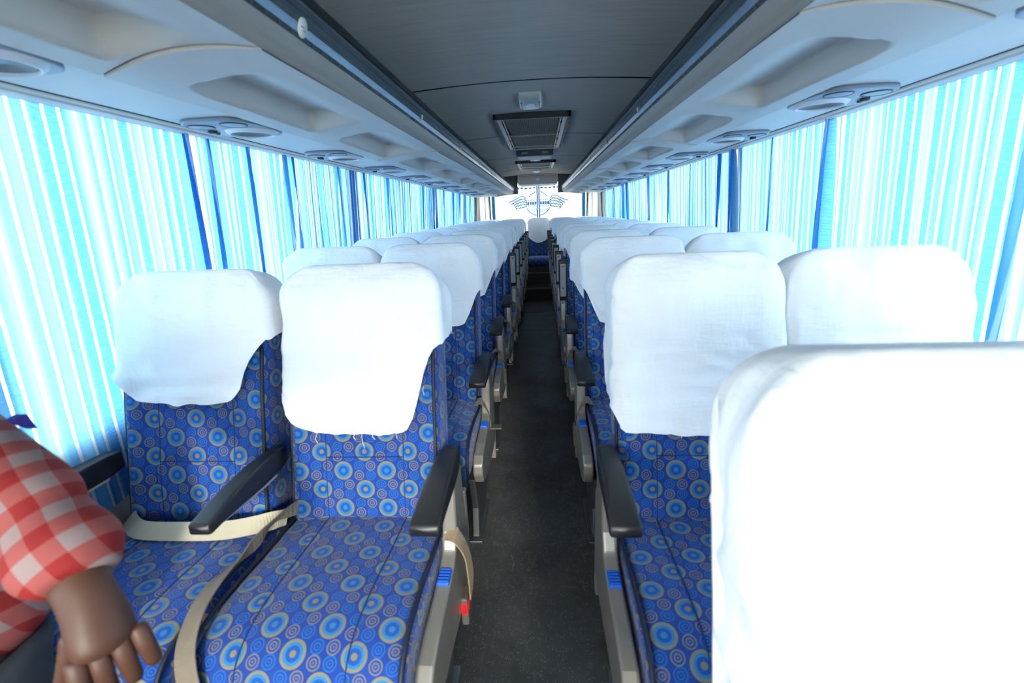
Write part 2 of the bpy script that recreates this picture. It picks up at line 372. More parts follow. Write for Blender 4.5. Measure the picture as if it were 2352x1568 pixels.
# rear wall, window, pillars, bulkhead
st(MB().box(-1.33, 1.33, 10.0, 10.08, -.06, .95).box(-1.33, -1.0, 10.0, 10.08, .95, 2.36).box(1.0, 1.33, 10.0, 10.08, .95, 2.36).box(-1.0, 1.0, 10.0, 10.08, 2.08, 2.36).build('wall_rear', WALLM))
wn += 1; st(MB().box(-1.0, 1.0, 10.03, 10.036, .95, 2.08).build('window_%d' % wn, GLASS))
for k, sgn in enumerate((-1, 1)):
    tr = st(MB().rbox(*sorted((sgn * .985, sgn * 1.17)), 9.45, 9.52, .9, 1.86, .012).build('trim_%d' % (5 + k), PILL))
    MB().rbox(*sorted((sgn * 1.06, sgn * 1.066)), 9.444, 9.45, .92, 1.84, .001).build('joint_line', DARK, tr)
    MB().tube([(sgn * .955, 9.47, 1.2), (sgn * .975, 9.47, 1.86)], .009, 6).build('edge_seal', RUB, tr)
    st(MB().rbox(*sorted((sgn * .39, sgn * .78)), 9.36, 9.42, 1.84, 2.2, .01).build('trim_%d' % (7 + k), DARK))
# ceiling: arched dark panels with joints
ce = bpy.data.objects.new('ceiling', None); COL.objects.link(ce); st(ce)
JY = [YF, -.80, .98, 2.79, 4.62, 6.40, 8.18, 9.42]
def czf(x): return 2.195 - .035 * (x / .75) ** 2
for a, b in zip(JY[:-1], JY[1:]):
    m = MB(); top = [(x, czf(x)) for x in [(-.85 + 1.7 * k / 16) for k in range(17)]]
    m.loft([[(x, a + .008, z) for x, z in top], [(x, b - .008, z) for x, z in top]], False)
    m.loft([[(x, a + .008, z + .03) for x, z in top], [(x, b - .008, z + .03) for x, z in top]], False)
    m.loft([[(x, a + .008, z) for x, z in top], [(x, a + .008, z + .03) for x, z in top]], False)
    m.loft([[(x, b - .008, z) for x, z in top], [(x, b - .008, z + .03) for x, z in top]], False)
    m.build('ceiling_panel', CEIL, ce)
    if b < 9.4:
        MB().loft([[(x, b - .012, z + .004), (x, b - .002, z - .002), (x, b + .009, z - .001)] for x, z in top], False).build('joint_strip', [RUB], ce)
        MB().loft([[(x, b + .0085, z - .0012), (x, b + .0125, z - .0012), (x, b + .0125, z + .002)] for x, z in top], False).build('joint_trim', [ALU], ce)
# ------------------------------------------------------------------ luggage racks
RY0, RY1 = -1.4, 9.15
PX0, PX1 = .505, .842
def rack(sgn, side):
    t = thing('luggage_rack', 'pale moulded luggage rack with metal rail running along the %s side' % side, 'luggage rack')
    def ext(name, prof, mat, y0=RY0, y1=RY1, cap=True):
        P = [(sgn * x, 0, 1.5 + z) for x, z in prof]
        return MB().loft([[(p[0], y0, p[2]) for p in P], [(p[0], y1, p[2]) for p in P]], True, cap, cap, False).build(name, mat, t)
    ext('rubber_edge', [(.462, .470), (.452, .462), (.448, .440), (.456, .436), (.50, .455), (.50, .47)], RUB)
    c = [(.4555, .437), (.449, .434), (.4465, .426), (.4485, .418), (.454, .414)]
    ext('rail_bead', c + [(.47, .42), (.47, .435)], RAIL)
    c = [(.452, .4135), (.4545, .404), (.457, .392), (.463, .377), (.50, .377), (.50, .4135)]
    ext('rail_face', c, RAIL)
    tr = ext('rail_track', [(.463, .3765), (.468, .3675), (.50, .3675), (.50, .3765)], RUB)
    m = MB()
    for k in range(150):
        y = .85 + k * .045; m.box(*sorted((sgn * .4628, sgn * .4668)), y, y + .004, 1.8685, 1.8755)
    tk = m.build('track_rivets', DARK, tr); tk['kind'] = 'stuff'
    ext('rail_skirt', [(.4675, .367), (.473, .357), (.481, .345), (.491, .3345), (.506, .327), (.52, .40), (.50, .40)], SKIRT)
    for y in ((1.04, 2.06, 3.03, 4.0, 5.0, 6.1) if sgn < 0 else (.9, 2.15, 3.1, 4.1, 5.1, 6.1)):
        if sgn < 0 and y == 1.04: continue
        MB().disc((sgn * .455, y, 1.5 + .397), (-sgn, 0, -.25), [(.011, 0), (.011, .0035), (.008, .005), (.0015, .005)], 14).build('rail_stud', GREYP, t)
    if sgn < 0:
        s = MB().disc((-.4585, 1.07, 1.5 + .389), (1, 0, -.32), [(.019, -.001), (.019, .0012)], 24).build('sticker', PAPER, t); s['label'] = 'small round off-white sticker'
        q = MB()
        for dy, dz, L in ((-.006, .006, .009), (-.002, .0, .012), (.003, -.007, .008), (-.004, .010, .004)):
            q.box(-.4568, -.4558, 1.07 + dy - L / 2, 1.07 + dy + L / 2, 1.889 + dz, 1.8905 + dz)
        q.build('sticker_print', INK, s)
    # underside modules
    mod = 1.6; y = -.62 - mod
    while y < RY1 - .1:
        ya, yb = max(y, RY0), min(y + mod, RY1)
        cutn, cutf = y < RY0, y + mod > RY1
        def P(a, b, ya=ya, yb=yb, cutn=cutn, cutf=cutf, y=y):
            bow = -.055 * math.sin(pi * b)
            na = ya + (0 if cutn else bow); fa = yb - .006 + (0 if cutf else bow)
            Y = na + (fa - na) * a; x = PX0 + (PX1 - PX0) * b
            z = .3265 - .0295 * smooth01(b * 1.15) + .006 * math.sin(pi * b)
            l = Y - y
            z -= .007 * (1 - smooth01(l / .5)) * (.4 + .6 * math.sin(pi * b))
            for r0 in (.10, .90):
                q = l - r0
                if -.02 < q < .66:
                    w_ = .14 * (1 - (1 - min(1, max(0, q) / .13)) ** 2) ** .5 - .14
                    prof = smooth01((b - .15 + w_) / .55) * (1 - smooth01((b - .735 - w_ * .8) / .05))
                    z += .058 * prof * smooth01(q / .05) * (1 - smooth01((q - .60) / .035))
            return (sgn * x, Y, 1.5 + z)
        m = MB(); m.grid(P, 150, 48)
        lip = [P(0, k / 48) for k in range(49)]; m.loft([lip, [(p[0], p[1] + .004, p[2] + .04) for p in lip]], False)
        out = [P(k / 150, 1) for k in range(151)]; m.loft([out, [(p[0] - sgn * .003, p[1], p[2] + .02) for p in out]], False)
        m.build('rack_panel', RACK, t); y += mod
    ext('service_strip', [(.838, .315), (.842, .309), (1.095, .3085), (1.12, .33), (.838, .33)], STRIP)
    ext('rack_back', [(.506, .40), (1.175, .40), (1.175, .425), (.506, .425)], DARK)
    tr = ext('curtain_track', [(1.098, .3075), (1.103, .3035), (1.118, .3025), (1.16, .304), (1.16, .33), (1.098, .33)], TRIM)
    ext('track_groove', [(1.094, .3065), (1.099, .3065), (1.099, .312), (1.094, .312)], RUB)
    ext('outer_lip', [(1.119, .303), (1.122, .298), (1.135, .2965), (1.175, .298), (1.175, .303)], STRIP)
    return t
rack(-1, 'left'); rack(1, 'right')
ORD = ['nearest', 'second', 'third', 'fourth', 'fifth', 'sixth', 'seventh', 'eighth', 'ninth', 'tenth', 'eleventh', 'twelfth']
def lathe(c, rings, n=24): return MB().disc(c, (0, 0, -1), rings, n)
for sgn, side in ((-1, 'left'), (1, 'right')):
    for k in range(10):
        yc = .84 + .77 * k + (.02 if sgn > 0 else -.03)
        t = thing('service_console', '%s round speaker and reading light console under the %s rack%s' % (ORD[k], side, ', counted from the camera' if k else ' to the camera'), 'console',
                  (sgn * .968, yc, 1.803), 'overhead consoles above the %s seats' % side)
        X = lambda x: sgn * x
        def plate():
            m = MB(); secs = []
            for h, g in ((0.006, 0), (-.004, 0), (-.006, -.006)):
                secs.append([(X((.118 + g) * math.copysign(abs(math.cos(a)) ** .55, math.cos(a))), (.150 + g) * math.copysign(abs(math.sin(a)) ** .75, math.sin(a)), h) for a in [2 * pi * i / 40 for i in range(40)]])
            return m.loft(secs, True, True, True).mesh('console_plate', CONS)
        link('console_plate', cached(('cp', sgn), plate), t)
        def spk():
            m = MB(); rings = [(.062, -.004), (.062, -.012)]
            for q in range(10): rings += [(.060 - q * .0055, -.0125 + .0009 * q), (.0575 - q * .0055, -.0095 + .0009 * q)]
            m.disc((X(-.03), .045, 0), (0, 0, 1), rings, 32); return m.mesh('speaker_grille', GRIL)
        bz = link('speaker_bezel', cached(('bz', sgn), lambda: MB().disc((X(-.03), .045, 0), (0, 0, 1), [(.082, -.003), (.080, -.007), (.070, -.0165), (.066, -.0170), (.064, -.012), (.064, -.004)], 36).mesh('speaker_bezel', CONSL)), t)
        link('speaker_grille', cached(('sp', sgn), spk), t)
        def ring(): return MB().disc((0, 0, 0), (0, 0, -1), [(.036, .003), (.036, .0078), (.030, .0085), (.004, .0085)], 24).mesh('reading_light', [CONS])
        def rim(): return MB().disc((0, 0, 0), (0, 0, -1), [(.0395, .002), (.0395, .0085), (.0362, .0085), (.0362, .002)], 24).mesh('lamp_rim', [RUB])
        for x, y in ((.062, -.075), (-.052, -.085)):
            r = link('reading_light', cached(('rl',), ring), t, (X(x), y, 0)); link('lamp_rim', cached(('rr',), rim), r)
        def but(): return MB().disc((0, 0, 0), (0, 0, -1), [(.014, .003), (.014, .012), (.011, .014), (.002, .014)], 16).mesh('call_button', [RUB])
        link('call_button', cached(('cb',), but), t, (X(.075), -.005, 0))
        def but2(): return MB().disc((0, 0, 0), (0, 0, -1), [(.008, .003), (.008, .011), (.002, .012)], 12).mesh('light_button', [DARK])
        link('light_button', cached(('lb',), but2), t, (X(.082), .030, 0))
# ------------------------------------------------------------------ ceiling fittings
def lamp(y, label):
    t = thing('dome_light', label, 'ceiling light', (-.015, y, czf(0)), 'dome lights along the ceiling')
    def hs():
        m = MB(); secs = []
        for k in range(13):
            f = -1 + 2 * k / 12; d = .018 + .034 * (1 - f * f) ** .5
            hw = .083 - .016 * abs(f) ** 3
            secs.append([(x * hw, f * .17, -d * (1 - .35 * (abs(x) ** 4)) if abs(x) < 1.01 else 0) for x in [-1 + 2 * i / 10 for i in range(11)]] + [(hw, f * .17, .02), (-hw, f * .17, .02)])
        return m.loft(secs, True, True, True).mesh('lamp_housing', LAMPH)
    link('lamp_housing', cached('lh', hs), t)
    def lens():
        return MB().grid(lambda a, b: ((a - .5) * .098, (b - .5) * .21, -.055 + .012 * ((2 * b - 1) ** 2) + .008 * (2 * a - 1) ** 2), 8, 10).grid(lambda a, b: ((a - .5) * .098, (b - .5) * .21, -.05 + .012 * ((2 * b - 1) ** 2) + .008 * (2 * a - 1) ** 2), 8, 10).mesh('lamp_lens', WHITEP)
    link('lamp_lens', cached('ll', lens), t)
    for x in (-1, 1):
        link('lens_clip', cached(('lc', x), lambda: MB().rbox(x * .056 - .004, x * .056 + .004, -.1, .1, -.052, -.03, .003).mesh('lens_clip', ALU)), t)
lamp(3.22, 'silver dome light in front of the large ceiling air grille'); lamp(6.45, 'white dome light between the two ceiling air grilles'); lamp(8.35, 'small white dome light behind the far ceiling grille')
def grille(y0, y1, label, div):
    t = thing('air_grille', label, 'air vent', (-.015, y0, 2.152), 'air return grilles in the ceiling')
    L = y1 - y0; hw = .262; m = MB()
    m.rbox(-hw, -hw + .036, 0, L, 0, .014, .003).rbox(hw - .036, hw, 0, L, 0, .014, .003).rbox(-hw, hw, 0, .02, 0, .014, .003).rbox(-hw, hw, L - .025, L, 0, .014, .003)
    m.build('grille_frame', ALU, t)
    MB().box(-hw - .02, hw + .02, -.014, -.002, .0, .05).box(-hw - .02, -hw - .002, -.014, L + .01, .004, .05).box(hw + .002, hw + .02, -.014, L + .01, .004, .05).build('black_surround', RUB, t)
    MB().box(-hw + .02, hw - .02, .015, L - .015, .026, .032).build('filter_backing', RUB, t)
    m = MB(); n = 30
    for k in range(n):
        x = -.205 + .41 * k / (n - 1); m.box(x - .0017, x + .0017, .02, L - .025, .003, .008)
    s = m.build('grille_slats', GSLAT, t); s['kind'] = 'stuff'
    for f in div: MB().rbox(-.215, .215, L * f - .006, L * f + .006, -.001, .012, .002).build('cross_bar', ALU, t)
    for x in (-1, 1):
        MB().rbox(x * .214 - .005, x * .214 + .005, .02, L - .02, -.001, .012, .002).build('side_bar', ALU, t)
        for f in (.12, .40, .62, .86): MB().rbox(x * .222 - .007, x * .222 + .007, L * f - .02, L * f + .02, -.004, .006, .002).build('grille_clip', RUB, t)
grille(3.64, 5.30, 'large ceiling air grille with silver frame and black slats', (.48,)); grille(6.85, 7.75, 'far narrow ceiling air grille with dark slats near the rear', (.55,))
t = thing('ceiling_box', 'slim dark box with pale underside hung behind the large air grille', 'ceiling box', (-.015, 5.72, 2.15))
MB().rbox(-.215, .215, 0, .05, -.02, .05, .004).build('front_face', DARK, t); MB().rbox(-.205, .205, .05, .42, -.028, .045, .008).build('lower_tray', GREYP, t)
for x in (-.12, .12): MB().rbox(x - .035, x + .035, -.004, .002, .0, .02, .002).build('hinge_plate', ALU, t); MB().rbox(x - .03, x + .03, .1, .15, -.031, -.027, .001).build('latch', LAMPH, t)
t = thing('rear_header_box', 'grey moulded box above the rear window between the racks', 'header box', (0, 9.3, 2.0))
m = MB(); secs = []
for k in range(9):
    a = pi / 2 * k / 8; secs.append([(x, .1 - .1 * math.cos(a) if False else .0 + .12 * (1 - math.sin(a)) ** 2 * 0 + .03 * math.cos(a) * 0 + -.0, 0) for x in (0, 1)])
MB().rbox(-.385, .385, 0, .60, 0, .165, .03, 4, True).build('box_body', GREYP, t); MB().rbox(-.03, .03, -.004, .004, .085, .105, .002).build('badge', WHITEP, t)
MB().rbox(-.38, .38, -.006, .02, -.012, .012, .006).build('lower_edge', WHITEP, t)
# ------------------------------------------------------------------ curtains
def curtain(sgn, ya, yb, gather, amp, wl, seed, label, zb=.87, group=None, slack=0., tie=None, fold=None, u0=0.):
    rnd = random.Random(seed); yb -= .03; L = yb - ya; nu = max(60, int(L * (220 if gather < 1.3 else 330))); nv = 26
    ph = [rnd.uniform(0, 6.28) for _ in range(5)]; k1 = 2 * pi / wl
    off = rnd.uniform(0, 3)
    def pos(a, b):
        z = 1.808 + (zb - 1.808) * b
        y = ya + L * a + slack * b * b * (1 if a > .5 else -1) * abs(a - .5)
        n1 = noise.noise(Vector((y * 3.1 + off, seed * 1.7, b * .9))); n2 = noise.noise(Vector((y * 9. + off, seed * 3.1, b * .6)))
        mod = .35 + .9 * max(0, n1 + .4)
        x = amp * mod * math.sin(k1 * (y + .03 * n1 + .012 * n2) + ph[0] + .5 * n2) * (.55 + .45 * b) + .5 * amp * n2
        dy = .3 * wl * min(1, gather - 1) * math.sin(2 * (k1 * y) + ph[1]) * .4
        if fold:
            for fy, fw, fh in fold:
                d = (y - fy - .03 * b) / fw
                if abs(d) < 1.6: x -= fh * math.exp(-d * d * 3) ; dy += -fw * 1.5 * math.exp(-d * d * 3) * d * 2
        if tie:
            ty, tz, td = tie; q = smooth01((z - tz) / .3); y = y + (ty - y) * .0
            y += (td) * (1 - abs(2 * a - 1)) * 0
        base = wx(max(z, .95)) - .028
        return (sgn * (base + x - amp * .6), y + dy, z)
    m = MB(); m.grid(pos, nu, nv, lambda a, b: (u0 + L * gather * a, (1 - b) * .95))
    o = m.build('window_curtain', CURT, None, fix=False); tag(o, label, 'curtain', group or 'striped curtains on the %s windows' % ('left' if sgn < 0 else 'right'))
    return o
GL = 'striped curtains on the left windows'
curtain(-1, .22, 1.66, 1.06, .006, .16, 1, 'wide flat striped blue curtain at left edge, behind the nearest window seat', zb=.72, fold=[(1.60, .030, .03)])
curtain(-1, 1.64, 2.26, 1.35, .016, .13, 2, 'loosely draped pale blue curtain, second on the left side', fold=[(1.70, .02, .02), (1.93, .02, .02), (2.2, .02, .03)], u0=.3)
names = ['third', 'fourth', 'fifth', 'sixth', 'seventh', 'eighth']
for k, (a, b, g) in enumerate(((2.24, 3.18, 1.9), (3.16, 4.3, 2.0), (4.27, 5.4, 1.9), (5.36, 6.5, 2.0), (6.46, 7.6, 1.9), (7.56, 8.72, 2.0))):
    curtain(-1, a, b, g, .020, .075, 10 + k, 'tightly gathered blue striped curtain, %s along the left side from the camera' % names[k], fold=[(a + .05, .025, .03), (a + .55, .02, .02)], u0=.17 * k)
curtain(1, .0, 1.15, 1.15, .010, .17, 30, 'pale striped curtain at the right edge beside the nearest seat', u0=.6)  # curtain added over this window to cut light from the right
curtain(1, 1.17, 1.97, 1.15, .010, .17, 31, 'pale striped curtain on the nearest right window, its edge pulled back', fold=[(1.20, .03, .03)], u0=.11)
curtain(1, 1.95, 2.88, 1.3, .014, .13, 32, 'pale blue striped curtain, second along the right side from the camera', fold=[(1.99, .03, .04), (2.45, .02, .015)], u0=.2)
curtain(1, 2.85, 3.9, 1.8, .020, .085, 33, 'gathered blue striped curtain, third along the right side', fold=[(2.88, .03, .04), (3.1, .02, .03)], u0=.5)
curtain(1, 3.87, 4.9, 1.6, .018, .10, 34, 'gathered blue striped curtain, fourth along the right side', fold=[(4.3, .025, .03)], u0=.9)
curtain(1, 4.87, 5.75, 1.5, .018, .11, 35, 'gathered blue striped curtain, fifth along the right side', fold=[(5.0, .03, .04)], u0=.9)
curtain(1, 5.72, 6.7, 1.8, .026, .12, 36, 'bunched blue curtain with dark folds, sixth along the right side', fold=[(6.1, .06, .06), (6.4, .05, .05)], u0=.9)
curtain(1, 6.66, 7.6, 1.9, .020, .085, 37, 'gathered blue striped curtain, seventh along the right side', u0=.1)
curtain(1, 7.56, 8.55, 1.9, .020, .085, 38, 'gathered blue striped curtain, farthest on the right side', u0=.4)
# rear window curtains with printed emblem
for sgn, side in ((-1, 'left'), (1, 'right')):
    t = thing('rear_curtain', 'white sheer curtain on the rear window, %s half with half a winged emblem' % side, 'curtain', (0, 9.86, 0), 'white sheer curtains on the rear window')
    X = lambda x: sgn * x
    MB().grid(lambda a, b: (X(.02 + .95 * a), .012 * math.sin(a * 46 + b) * (.4 + .6 * b), 2.0 - 1.15 * b), 110, 8).build('cloth', SHEER, t, fix=False)
    MB().rbox(*sorted((X(.002), X(.030))), -.016, -.010, .9, 2.0, .001).build('edge_band', SHEERB, t)
    MB().rbox(*sorted((X(.90), X(.965))), -.022, -.018, .9, 1.95, .001).build('side_band', SHEERC, t)
    m = MB()
    for k in range(11): m.box(*sorted((X(.05 + .085 * k), X(.05 + .085 * k + .05))), -.018, -.016, 1.955 - .004 * (k % 3), 1.978 - .004 * (k % 3))
    m.build('hem_print', SHEERV, t)
    m = MB(); yy = -.017; zc = 1.665
    def rib(pts, wdt):
        pts = [Vector((X(p[0]), yy, p[1])) for p in pts]; L_, R_ = [], []
        for k, p in enumerate(pts):
            d = (pts[min(k + 1, len(pts) - 1)] - pts[max(k - 1, 0)]).normalized(); nrm = Vector((-d.z, 0, d.x)) * (wdt * .65); L_.append(p + nrm); R_.append(p - nrm)
        m.loft([L_, R_], False)
        m.loft([[p + Vector((0, -.001, 0)) for p in L_], [p + Vector((0, -.001, 0)) for p in R_]], False)
    arc = lambda cx, cz, r, a0, a1, n=10: [(cx + r * math.cos(a0 + (a1 - a0) * k / n), cz + r * math.sin(a0 + (a1 - a0) * k / n)) for k in range(n + 1)]
    for q in range(5): rib(arc(0, zc, .225, pi / 2 - .07 - q * .19, pi / 2 - .07 - q * .19 - .14, 4), .02)          # upper arc, dashed
    rib([(.235, zc - .09), (.215, zc - .13), (.17, zc - .185), (.10, zc - .225), (.03, zc - .245)], .018)
    for q in range(4): rib([(.045 + .05 * q, zc - .09), (.03 + .045 * q, zc - .205 + .02 * q)], .010)
    for q in range(5):                                                                                             # feathered wing
        z0 = zc + .085 - .035 * q
        rib([(.235, z0), (.30, z0 + .06 - .02 * q), (.38, z0 + .05 - .02 * q), (.47, z0 - .0 - .012 * q), (.62 - .055 * q, z0 - .055 - .008 * q)], .014)
        for f in range(5): rib([(.27 + .06 * f - .02 * q, z0 + .03 - .012 * f), (.30 + .06 * f - .02 * q, z0 - .01 - .014 * f)], .010)
    m.build('emblem_outline', SHEERP, t, fix=False)
    m = MB()
    for q in range(4): m.box(*sorted((X(.035 + .05 * q), X(.035 + .05 * q + .042))), yy - .001, yy, zc - .03, zc + .03)
    m.build('emblem_bar', SHEERE, t)
    m = MB()
    for z in (zc + .062, zc - .062):
        for q in range(4): m.box(*sorted((X(.03 + .052 * q), X(.03 + .052 * q + .034))), yy - .001, yy, z - .006, z + .006)
    m.box(*sorted((X(.236), X(.246))), yy - .001, yy, zc - .065, zc + .065)
    m.build('emblem_border', SHEERE, t)
# ------------------------------------------------------------------ seats
HW, TH, SB, LEAN = .2175, .125, .735, math.radians(13.5)
CL, SL = math.cos(LEAN), math.sin(LEAN)
def lean(x, y, s): return (x, y * CL + s * SL, .655 + s * CL - y * SL)
LOOP = rrect(HW, TH, .022)
NL = len(LOOP); ARC = [p[2] for p in LOOP]; ARC.append(ARC[-1] + math.hypot(LOOP[0][0] - LOOP[-1][0], LOOP[0][1] - LOOP[-1][1]))
RT = .105                                                   # radius of the rounded top corners
def back_pt(i, s, g=0.):
    """point i of the backrest section at height s, grown by g"""
    x, y, _ = LOOP[i % NL]; top = SB + g; fx, fy = x / HW, (y - TH / 2) / (TH / 2)
    hw, th = HW + g, TH / 2 + g
    if s > top - RT:
        q = min(1., (s - (top - RT)) / RT); k = 1 - math.sqrt(max(0., 1 - q * q)); hw -= RT * .92 * k; th -= (TH / 2) * .62 * k
    if s < .03: th -= .018 * (1 - s / .03)
    X = fx * hw; Y = TH / 2 + fy * th
    front = max(0., -fy)
    a = abs(fx)
    pad = .020 * math.exp(-((s - .60) / .13) ** 2) + .006 * math.exp(-((s - .16) / .1) ** 2)   # head and lumbar pads
    bol = .016 * math.exp(-((a - .86) / .13) ** 2) * (1 - smooth01((s - .36) / .2))             # side bolsters
    Y -= front * ((pad * (1 - a ** 3)) + bol)
    return X, Y, s
SV = [0, .012, .03, .07, .12, .17, .196, .200, .204, .24, .30, .36, .42, .48, .54, .60, .64, .66, .675, .69, .70, .71, .718, .725, .730, .7345]
def m_back():
    m = MB(); secs = []; uvs = []
    for s in SV:
        row = []
        for i in range(NL):
            X, Y, q = back_pt(i, s)
            if i < 17:
                for sx in (-.112, .112): Y += .003 * math.exp(-((X - sx) / .006) ** 2)
                if abs(s - .2) < .003 and abs(X) < .112: Y += .003
            row.append(lean(X, Y, q))
        secs.append(row); uvs.append([(a, s) for a in ARC])
    m.loft(secs, True, True, True, True, uvs); return m.mesh('backrest', FAB)
def m_pipe(i0):
    m = MB(); pts = [lean(*back_pt(i0, s, .002)) for s in SV[1:15]]; m.tube(pts, .0052, 6)
    return m.mesh('piping', PIPE)
def m_seam():
    m = MB()
    for sx in (-.112, .112):
        i = min(range(17), key=lambda k: abs(LOOP[k][0] - sx))
        m.tube([lean(sx, back_pt(i, s)[1] - .0003, s) for s in SV[1:16]], .0013, 4)
    m.tube([lean(-.112 + .224 * k / 10, back_pt(min(range(17), key=lambda q: abs(LOOP[q][0] - (-.112 + .224 * k / 10))), .2)[1] - .0003, .2) for k in range(11)], .0013, 4)
    return m.mesh('seam_stitching', SEAM)
def m_cover(key, hem, seed, amp=.004, nk=26, fine=1, threads=0):
    """pillow-like cloth slip over the top of the backrest; hem(fx, fy) gives its lower edge"""
    m = MB(); rnd = random.Random(seed); rows = []
    idx = [k / fine for k in range(NL * fine)]
    def pt(i, s, g):
        a = int(i); f = i - a; p = back_pt(a, s, g)
        if f == 0: return p
        q = back_pt((a + 1) % NL, s, g); return tuple(p[j] + (q[j] - p[j]) * f for j in range(3))
    for r in range(nk + 1):
        k = r / nk; row = []
        for i in idx:
            la, lb_, lf = LOOP[int(i) % NL], LOOP[(int(i) + 1) % NL], i - int(i)
            x, y = la[0] + (lb_[0] - la[0]) * lf, la[1] + (lb_[1] - la[1]) * lf; fx, fy = x / HW, (y - TH / 2) / (TH / 2)
            h = hem(fx, fy) + .007 * noise.noise(Vector((i * .55, seed, 0))) + .0035 * noise.noise(Vector((i * 2.3, seed, 4)))
            top = SB + .0125; kk = 1 - (1 - k) ** 1.25
            s = h + (top - .0006 - h) * kk
            g = .0135 + .005 * (1 - k) ** 4
            X, Y, q = pt(i, min(s, top - .0003), g)
            n1 = noise.noise(Vector((X * 5 + seed, Y * 9, s * 30))); n2 = noise.noise(Vector((X * 26 + seed, Y * 20, s * 5 + seed))); n3 = noise.noise(Vector((X * 9 + seed, s * 11, Y * 12)))
            cr = (1 - min(1, abs(noise.noise(Vector((X * 7 + s * 9 + seed, Y * 6, s * 13)))) * 5)) * smooth01((noise.noise(Vector((X * 5, s * 6, seed * 2.))) - .0) / .3)
            d = amp * (-cr * .9 + n1 * 1.2 * smooth01((.62 - s) / .2) + n2 * (.35 + .8 * smooth01((s - .5) / .15)) + n3 * 1.3)
            nrm = Vector((fx if abs(fx) > .9 else 0, fy if abs(fy) > .9 else 0, 0))
            if nrm.length: nrm.normalize()
            d = max(d * min(1, (1 - k) * 8), -.0055)
            row.append(lean(X + nrm.x * d, Y + nrm.y * d, q))
        rows.append(row)
    m.loft(rows, True, False, True); return m.mesh('headrest_cover', CLOTH)
def m_threads(pts, seed):
    m = MB(); rnd = random.Random(seed)
    for x, s, L in pts:
        p = V(lean(x, back_pt(8, s)[1] - .014, s)); q = [p]
        for k in range(5): q.append(q[-1] + V((rnd.uniform(-.0025, .0025) + .0015 * math.sin(seed + k), rnd.uniform(-.001, .0005), -L / 5)))
        m.tube(catmull(q, 3), .0007, 4)
    return m.mesh('loose_threads', CLOTH)
def hem_std(front, side, lift=.0, rear=.54):
    def h(fx, fy):
        if fy > .6: return rear
        f = front + (side - front) * smooth01((abs(fx) - .62) / .38) + lift * fx
        return f + .04 * max(0, fy + 1) * .5
    return h
def hem_r1(fx, fy):                                         # nearest left aisle seat: long apron, cut up at the aisle side
    if fy > .6: return .54
    f = .268 + .05 * abs(fx) ** 3
    f += .20 * smooth01((fx - .52) / .40) + (.05 * smooth01((-fx - .8) / .2))
    return f + .02 * (fy + 1)
def hem_r1w(fx, fy):
    if fy > .6: return .54
    f = .365 + .03 * abs(fx) ** 2 + .15 * smooth01((fx - .45) / .55) + .06 * smooth01((-fx - .62) / .38); return f + .02 * (fy + 1)
def hem_r1r(fx, fy):
    if fy > .6: return .5
    return .258 - .012 * fx + .05 * smooth01((-fx - .85) / .15) + .07 * smooth01((fx - .8) / .2) + .05 * (fy + 1)
COVERS = {'r1': (hem_r1, 3, .0067, 60, 2), 'r1w': (hem_r1w, 8, .0064, 60, 2), 'r1r': (hem_r1r, 15, .0072, 60, 2), 'r1rw': (hem_std(.34, .40), 21, .0080, 60, 2),
          'r0': (hem_std(.10, .14), 27, .0104, 80, 2), 'a': (hem_std(.36, .52), 33, .0070, 30, 1), 'b': (hem_std(.34, .47, .03), 41, .0070, 30, 1), 'c': (hem_std(.38, .55, -.03), 52, .0070, 30, 1)}
# cushion
CP = [Vector((p[0], p[1], 0)) for p in ((.075, .60), (.07, .655), (.0, .668), (-.12, .674), (-.25, .684), (-.34, .682), (-.40, .664), (-.435, .628), (-.445, .585), (-.437, .55), (-.405, .535), (-.2, .53), (.03, .535))]
CPR = catmull(CP, 5)
def m_cushion():
    m = MB(); cen = Vector((-.19, .60, 0)); hw = .226
    stn = [-1, -.985, -.955, -.90, -.75, -.52, -.50, -.48, -.25, 0, .25, .48, .50, .52, .75, .90, .955, .985, 1]
    arc = [0]
    for k in range(1, len(CPR)): arc.append(arc[-1] + (CPR[k] - CPR[k - 1]).length)
    secs = []; uvs = []
    for f in stn:
        d = hw * (1 - abs(f)); r = .028; sh = 0 if d > r else r * (1 - math.sqrt(max(0, 1 - ((r - d) / r) ** 2)))
        row = []
        for k, p in enumerate(CPR):
            v = p - cen; q = cen + Vector((v.x * (1 - sh / .26), v.y * (1 - sh / .075), 0))
            if p.y > .6: q.y += .012 * (1 - f * f) - (.003 if abs(abs(f) - .5) < .005 else 0)
            row.append((f * hw, q.x, q.y))
        secs.append(row); uvs.append([(f * hw, -a + .0) for a in arc] + [(f * hw, -arc[-1] - .05)])
    m.loft(secs, True, False, False, True, uvs)
    for row, sg in ((secs[0], -1), (secs[-1], 1)):
        n = len(row); m.add(row, [tuple(range(n))], [[(p[1] + .03, p[2]) for p in row]], False)
    return m.mesh('seat_cushion', FAB)
def m_cpipe(sx):
    m = MB(); m.tube([(sx * .2225, p.x, p.y + .0015) for p in CPR[3:46]], .0055, 6)
    return m.mesh('piping', PIPE)
def m_cseam():
    m = MB()
    for sx in (-.113, .113): m.tube([(sx, p.x, p.y + .0093) for p in CPR[8:38]], .0013, 4)
    return m.mesh('seam_stitching', SEAM)
